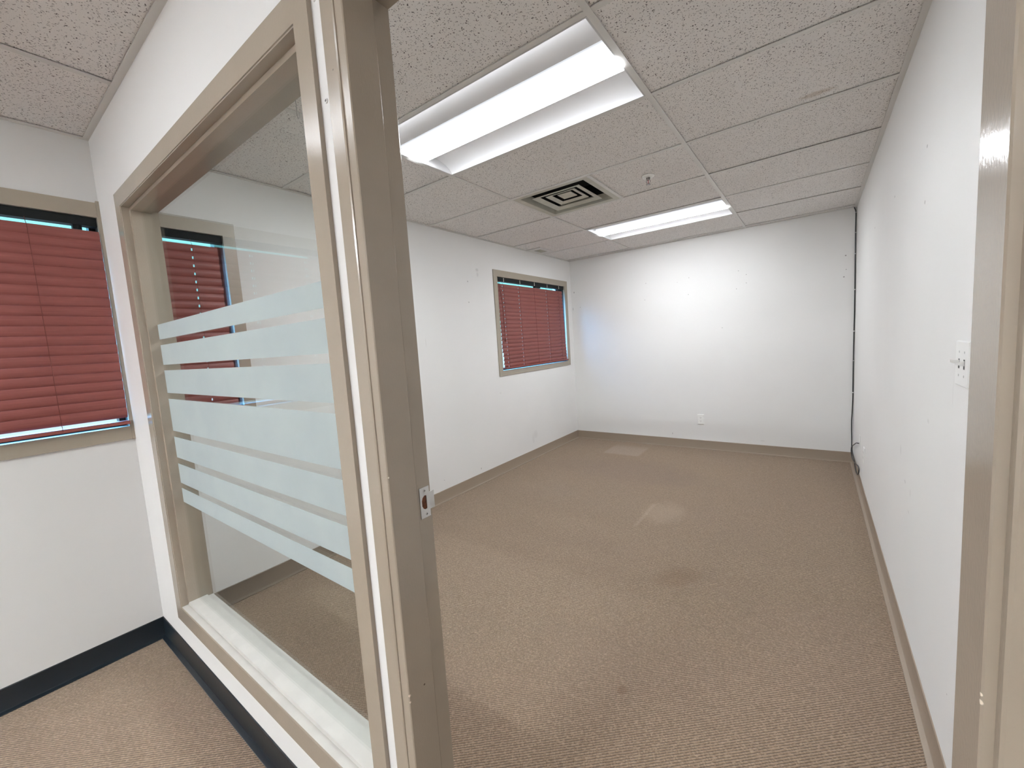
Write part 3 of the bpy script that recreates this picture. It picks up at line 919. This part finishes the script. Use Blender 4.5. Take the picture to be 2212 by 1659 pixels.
# ------------------------------------------------------------------ exterior windows
def ext_window(name, W, label, trim_sides, outer):
    y0, y1, z0, z1 = W
    oy0, oy1, oz0, oz1 = outer
    wn = struct_empty(name, label, 'window', (XL, (y0 + y1) / 2, z0))
    xt = XL + 0.009
    lw, rw = y0 - oy0, oy1 - y1
    mb = MB()
    mb.box(XL + 0.0002, xt, oy0, oy1, z1, oz1)
    mb.box(XL + 0.0002, xt, oy0, oy1, oz0, z0)
    if 'l' in trim_sides: mb.box(XL + 0.0002, xt, oy0, y0, z0, z1)
    if 'r' in trim_sides: mb.box(XL + 0.0002, xt, y1, oy1, z0, z1)
    mb.build('trim', M_tan_in, wn)
    # thin liner edge just inside the trim
    mb = MB()
    e = 0.004
    mb.box(XL - 0.010, xt + 0.002, y0, y1, z1 - e, z1)
    mb.box(XL - 0.010, xt + 0.002, y0, y1, z0, z0 + e)
    mb.box(XL - 0.010, xt + 0.002, y0, y0 + e, z0 + e, z1 - e)
    mb.box(XL - 0.010, xt + 0.002, y1 - e, y1, z0 + e, z1 - e)
    mb.build('trim_liner', M_tan_in, wn)
    mb = MB()
    xa, xb = XL - 0.0595, XL - 0.0102
    mb.box(xa, xb, y0, y1, z1 - e, z1)
    mb.box(xa, xb, y0, y1, z0, z0 + e)
    mb.box(xa, xb, y0, y0 + e, z0 + e, z1 - e)
    mb.box(xa, xb, y1 - e, y1, z0 + e, z1 - e)
    mb.build('reveal', M_reveal, wn)
    # dark aluminium frame and glass at the outer face
    mb = MB()
    f = 0.026
    xa, xb = XL - 0.115, XL - 0.060
    mb.box(xa, xb, y0, y1, z0, z0 + f)
    mb.box(xa, xb, y0, y1, z1 - f, z1)
    mb.box(xa, xb, y0, y0 + f, z0 + f, z1 - f)
    mb.box(xa, xb, y1 - f, y1, z0 + f, z1 - f)
    mb.build('outer_frame', M_alu, wn)
    MB().box(XL - 0.092, XL - 0.086, y0 + f - .002, y1 - f + .002, z0 + f - .002, z1 - f + .002).build('glass_pane', M_glass, wn)
    return wn
ext_window('window_2', W1, 'exterior window of the corridor in taupe trim', 'l', (-0.518, 0.4785, 1.035, 2.142))
ext_window('window_3', W2, 'exterior window seen through the glazed panel', 'r', (0.606, 1.041, 1.035, 2.150))
ext_window('window_4', W3, 'exterior window at the far end of the office', 'lr', (3.401, 4.972, 1.036, 2.147))
# narrow upright strip where the corridor window trim meets the partition
tr = MB().box(XL, XL + 0.012, 0.4789, 0.4899, 1.034, 2.150).build('trim_1', M_tan_in)
struct(tr, 'narrow taupe edge strip in the corner beside the corridor window', 'trim')

# ------------------------------------------------------------------ blinds
def blind(W, ya, yb, sway, cords, holes, label, ztop=2.010, zbot=1.128, jag=0.0, jit=0.002, rail=None, slat_end=None, pull=None, tiltbox=None, clips=(), railtilt=0.0, proud=0.0, pitch=0.0425):
    """ya..yb slat ends at the top; sway = extra y at the bottom (left end, right end)"""
    xs0 = XL - 0.003 + proud          # slat plane
    root = thing('window_blind', label, 'blind', (xs0, (ya + yb) / 2, W[3]), 'maroon window blinds')
    n = int(round((ztop - 0.045 - (slat_end or zbot)) / pitch)) + 1
    t = R(-10)
    w_, crown, th = 0.050, 0.0088, 0.0024
    wd = Vector((math.sin(t), 0, -math.cos(t)))     # downwards along the slat width
    nn = Vector((math.cos(t), 0, math.sin(t)))      # out to the room
    mb = MB()
    for k in range(n):
        z = ztop - k * pitch
        f = k / max(n - 1, 1)
        y0 = ya + sway[0] * f + random.uniform(-jit, jit)
        y1 = yb + sway[1] * f + random.uniform(-jit, jit)
        jt = random.uniform(-0.02, 0.02)
        y0 += jag if k >= n - 4 else 0
        us = [y0, y1]
        hs = []
        for ci, cy_ in enumerate(cords):
            if ci in holes:
                c_ = cy_ + sway[0] * f
                hs.append((c_ - 0.0036, c_ + 0.0036))
                us += [c_ - 0.0036, c_ + 0.0036]
        us = sorted(us)
        vs = [0, 0.08, 0.2, 0.32, 0.38, 0.64, 0.72, 0.82, 0.92, 1.0]
        def pt(u, v, side, z=z, jt=jt):
            bend = crown * (1 - (2 * v - 1) ** 2)
            p = Vector((xs0, u, z)) + wd * (v * w_) + nn * (bend + (th if side else 0) + jt * 0.03 * (v - .5))
            return p
        def skip(i, j, us=us, vs=vs, hs=hs):
            um = (us[i] + us[i + 1]) / 2
            return 0.38 <= (vs[j] + vs[j + 1]) / 2 <= 0.64 and any(a < um < b for a, b in hs)
        mb.grid_solid(us, vs, skip, lambda u, v: pt(u, v, 1), lambda u, v: pt(u, v, 0))
    mb.build('slats', M_slat, root, smooth=True)
    yc0, yc1 = ya + sway[0], yb + sway[1]
    zr = zbot
    if rail: yc0, yc1 = rail
    mb = MB()
    xr0, xr1 = xs0 - 0.020, xs0 + 0.030
    mb.prism([(xr0, zr - 0.015), (xr1, zr - 0.015), (xr1, zr - 0.004), (xr1 - 0.006, zr), (xr0 + 0.006, zr), (xr0, zr - 0.004)],
             lambda a, b, tt: (a, tt, b + railtilt * (tt - yc0)), yc0, yc1)
    mb.build('bottom_rail', M_slat, root)
    MB().box(XL - 0.045, XL - 0.004, W[0] + 0.006, W[1] - 0.006, 2.036, W[3] - 0.005).build('headrail', M_headrail, root)
    if tiltbox:
        MB().box(XL - 0.040, XL - 0.006, tiltbox[0], tiltbox[1], 2.016, 2.036).build('cord_lock', M_headrail, root)
    for c_ in cords:
        xf = xs0 + 0.021
        pts = [(XL - 0.0035, c_, 2.040), (XL - 0.002, c_, 2.030), (xf, c_, 2.0)]
        for k in range(n):
            f = k / max(n - 1, 1)
            pts.append((xf + 0.0005 * (k % 2), c_ + sway[0] * f, ztop - k * pitch - 0.047))
        pts.append((xr1 + 0.001, c_ + sway[0], zr - 0.010))
        MB().tube(pts, 0.0011, 5).build('ladder_cord', M_cord, root)
    for c_ in clips:
        MB().box(XL - 0.0038, XL - 0.0026, c_ - 0.004, c_ + 0.004, 2.036, W[3] - 0.006).build('ladder_clip', M_cordw, root)
    if pull:
        y, zb = pull
        MB().tube([(XL - 0.002, y, 2.038), (xs0 + 0.036, y - .004, 1.8), (xs0 + 0.036, y - .002, 1.6), (xs0 + 0.036, y, zb)], 0.0015, 6).build('pull_cord', M_cord, root)
        MB().tube([(XL - 0.002, y - .014, 2.038), (xs0 + 0.036, y - .012, 1.8), (xs0 + 0.036, y - .008, 1.6), (xs0 + 0.036, y, zb)], 0.0015, 6).build('pull_cord', M_cord, root)
        MB().lathe([(0.002, 0.016), (0.005, 0.010), (0.009, -0.012), (0.008, -0.020), (0.003, -0.022)], (xs0 + 0.036, y, zb), 'Z', 12).build('tassel', M_cord, root, smooth=True)
    return root
blind(W3, 3.466, 4.832, (0.028, 0.056), [3.550, 3.842, 4.143, 4.434, 4.722], (0, 1, 3, 4),
      'maroon slatted blind hanging crooked in the far office window', zbot=1.122, jag=0.010, rail=(3.500, 4.892), pull=(3.500, 1.42), tiltbox=(4.215, 4.325),
      clips=(3.587, 3.891, 4.190, 4.480, 4.767))
blind(W2, 0.612, 0.948, (0.0, 0.008), [0.828], (0,), 'maroon slatted blind in the narrow window behind the glazed panel')
blind(W1, -0.436, 0.4740, (0.0, 0.0), [-0.345, -0.020, 0.254], (0, 1), 'maroon slatted blind in the corridor window left of the glazed panel',
      zbot=1.127, jit=0.0003, proud=0.014, pitch=0.0431, slat_end=1.150, tiltbox=(0.395, 0.424))

# ------------------------------------------------------------------ corner cable and clips
cab = [(0.286, 5.083, H - 0.001), (0.290, 5.086, 2.408), (0.297, 5.0865, 2.385), (0.2990, 5.0865, 2.35)]
z = 2.2
while z > 0.62:
    cab.append((0.2995 + 0.0012 * math.sin(z * 5), 5.0865, z))
    z -= 0.12
cab += [(0.296, 5.083, 0.50), (0.293, 5.080, 0.42), (0.2935, 5.075, 0.33), (0.295, 5.065, 0.25), (0.293, 5.02, 0.19), (0.288, 4.985, 0.145), (0.290, 4.95, 0.112),
        (0.290, 4.83, 0.105), (0.292, 4.70, 0.120), (0.292, 4.51, 0.149), (0.293, 4.30, 0.190), (0.292, 4.19, 0.190), (0.290, 4.21, 0.150),
        (0.290, 4.34, 0.112), (0.290, 4.50, 0.110), (0.292, 4.66, 0.135), (0.292, 4.85, 0.150), (0.292, 4.96, 0.175),
        (0.292, 4.90, 0.215), (0.292, 4.78, 0.250), (0.291, 4.60, 0.305), (0.290, 4.46, 0.345), (0.292, 4.385, 0.362), (0.3005, 4.365, 0.365)]
# smooth the path
def smooth_path(p, n=5):
    p = [Vector(q) for q in p]
    out = []
    for i in range(len(p) - 1):
        a, b, c_, d_ = p[max(i - 1, 0)], p[i], p[i + 1], p[min(i + 2, len(p) - 1)]
        for k in range(n):
            t = k / n
            out.append(0.5 * ((2 * b) + (c_ - a) * t + (2 * a - 5 * b + 4 * c_ - d_) * t * t + (3 * b - a - 3 * c_ + d_) * t ** 3))
    out.append(p[-1])
    return out
cb = thing('coax_cable', 'black cable running down the far right corner and looping to a wall plate', 'cable', (0.30, 5.085, H))
MB().tube(smooth_path(cab), 0.0042, 8).build('jacket', M_black, cb, smooth=True)
MB().tube([(0.3005, 4.365, 0.365), (0.3045, 4.365, 0.365)], 0.0058, 6).build('connector', M_steel, cb)
for z in (2.372, 2.191, 1.999, 1.670, 1.282, 1.001, 0.694):
    mb = MB()
    mb.prism([(0.2925, 0), (0.2945, 0.0075), (0.3015, 0.0115), (0.3065, 0.0075), (0.3075, 0), (0.3060, 0), (0.3045, 0.0062), (0.3010, 0.0095), (0.2962, 0.0062), (0.2945, 0)],
             lambda a, b, t: (a, 5.0925 - b * 1.02, t), z - 0.004, z + 0.004)
    o = mb.build('cable_clip', M_white, origin=(0.30, 5.0925, z))
    which = {2.372: 'topmost white clip, just under the ceiling, holding the corner cable', 2.191: 'second white clip from the ceiling on the corner cable',
             1.999: 'third white clip from the ceiling on the corner cable', 1.670: 'fourth white clip from the ceiling on the corner cable',
             1.282: 'middle height white clip, third from the floor, on the corner cable', 1.001: 'second lowest white clip on the corner cable',
             0.694: 'lowest white clip on the corner cable above the loop'}[z]
    tag(o, which, 'cable clip', 'white clips on the corner cable')

# ------------------------------------------------------------------ outlets and switch
def plate_box(mb, n_axis, sgn, c, w2, h2, d):
    """bevelled cover plate; c on the wall surface, sgn points into the room"""
    x, y, z = c
    e = 0.003
    def ring(w, h, k):
        if n_axis == 'Y':
            return [(x - w, y + sgn * k, z - h), (x + w, y + sgn * k, z - h), (x + w, y + sgn * k, z + h), (x - w, y + sgn * k, z + h)]
        return [(x + sgn * k, y - w, z - h), (x + sgn * k, y + w, z - h), (x + sgn * k, y + w, z + h), (x + sgn * k, y - w, z + h)]
    mb.rings([ring(w2, h2, 0.0002), ring(w2, h2, d * 0.4), ring(w2 - e, h2 - e, d)])

def duplex(c, n_axis, sgn, label):
    t = thing('power_outlet', label, 'outlet', c, 'white duplex power outlets')
    mb = MB(); plate_box(mb, n_axis, sgn, c, 0.036, 0.058, 0.006); mb.build('cover_plate', M_white, t)
    for s in (-1, 1):
        mb = MB()
        zc = c[2] + s * 0.0195
        n = 16
        def sock(k, r=0.0165):
            out = []
            for i in range(n):
                a = 2 * math.pi * i / n
                u, v = r * math.cos(a), max(-0.0135, min(0.0135, r * math.sin(a)))
                out.append((c[0] + u, c[1] + sgn * k, zc + v) if n_axis == 'Y' else (c[0] + sgn * k, c[1] + u, zc + v))
            return out
        mb.rings([sock(0.005), sock(0.0075)])
        sk = mb.build('socket', M_white, t)
        mb = MB()
        for u in (-0.0063, 0.0063):
            if n_axis == 'Y':
                mb.box(c[0] + u - 0.0011, c[0] + u + 0.0011, *sorted((c[1] + sgn * 0.0074, c[1] + sgn * 0.0078)), zc - 0.001, zc + 0.007)
            else:
                mb.box(*sorted((c[0] + sgn * 0.0074, c[0] + sgn * 0.0078)), c[1] + u - 0.0011, c[1] + u + 0.0011, zc - 0.001, zc + 0.007)
        if n_axis == 'Y':
            mb.lathe([(0.0022, sgn * 0.0074), (0.0022, sgn * 0.0078)], (c[0], c[1], zc - 0.0075), 'Y', 10)
        else:
            mb.lathe([(0.0022, sgn * 0.0074), (0.0022, sgn * 0.0078)], (c[0], c[1], zc - 0.0075), 'X', 10)
        mb.build('slots', M_slot, sk)
    MB().lathe([(0.003, sgn * 0.006), (0.003, sgn * 0.0072), (0.001, sgn * 0.0076)], c, n_axis, 12).build('screw', M_white, t, smooth=True)
    return t
duplex((-1.067, YF, 0.350), 'Y', -1, 'white duplex power outlet low on the middle of the far wall')
duplex((XR, 3.985, 0.366), 'X', -1, 'white duplex power outlet low on the right wall beside the cable plate')

cp = thing('cable_wall_plate', 'white coax wall plate low in the right wall corner with black cable plugged in', 'wall plate', (XR, 4.365, 0.378))
mb = MB(); plate_box(mb, 'X', -1, (XR, 4.365, 0.378), 0.036, 0.058, 0.0032); mb.build('cover_plate', M_white, cp)
for s in (-1, 1):
    MB().lathe([(0.003, -0.0030), (0.003, -0.0044), (0.001, -0.0050)], (XR, 4.365, 0.378 + s * 0.042), 'X', 12).build('screw', M_white, cp, smooth=True)

sy, sz = 1.520, 1.250
sw = thing('light_switch', 'white double toggle light switch on the right wall beside the door jamb', 'light switch', (XR, sy, sz))
mb = MB(); plate_box(mb, 'X', -1, (XR, sy, sz), 0.0585, 0.0585, 0.006); mb.build('cover_plate', M_white, sw)
for s in (-1, 1):
    yc = sy + s * 0.023
    mb = MB()
    up_ = 1 if s > 0 else 0.2
    mb.prism([(-0.0055, -0.009), (-0.0062, -0.004), (-0.0235, 0.004 * up_), (-0.0235, 0.010 * up_), (-0.0062, 0.009), (-0.0055, 0.010)],
             lambda a, b, t: (XR + a, t, sz + b), yc - 0.0042, yc + 0.0042)
    mb.build('toggle', M_white, sw)
    MB().box(XR - 0.0064, XR - 0.0061, yc - 0.0052, yc + 0.0052, sz - 0.0125, sz + 0.0125).build('toggle_slot', M_slot, sw)
    for q in (-1, 1):
        MB().lathe([(0.0032, -0.0055), (0.0032, -0.0066), (0.001, -0.0070)], (XR, yc, sz + q * 0.0303), 'X', 10).build('screw', M_steel, sw, smooth=True)
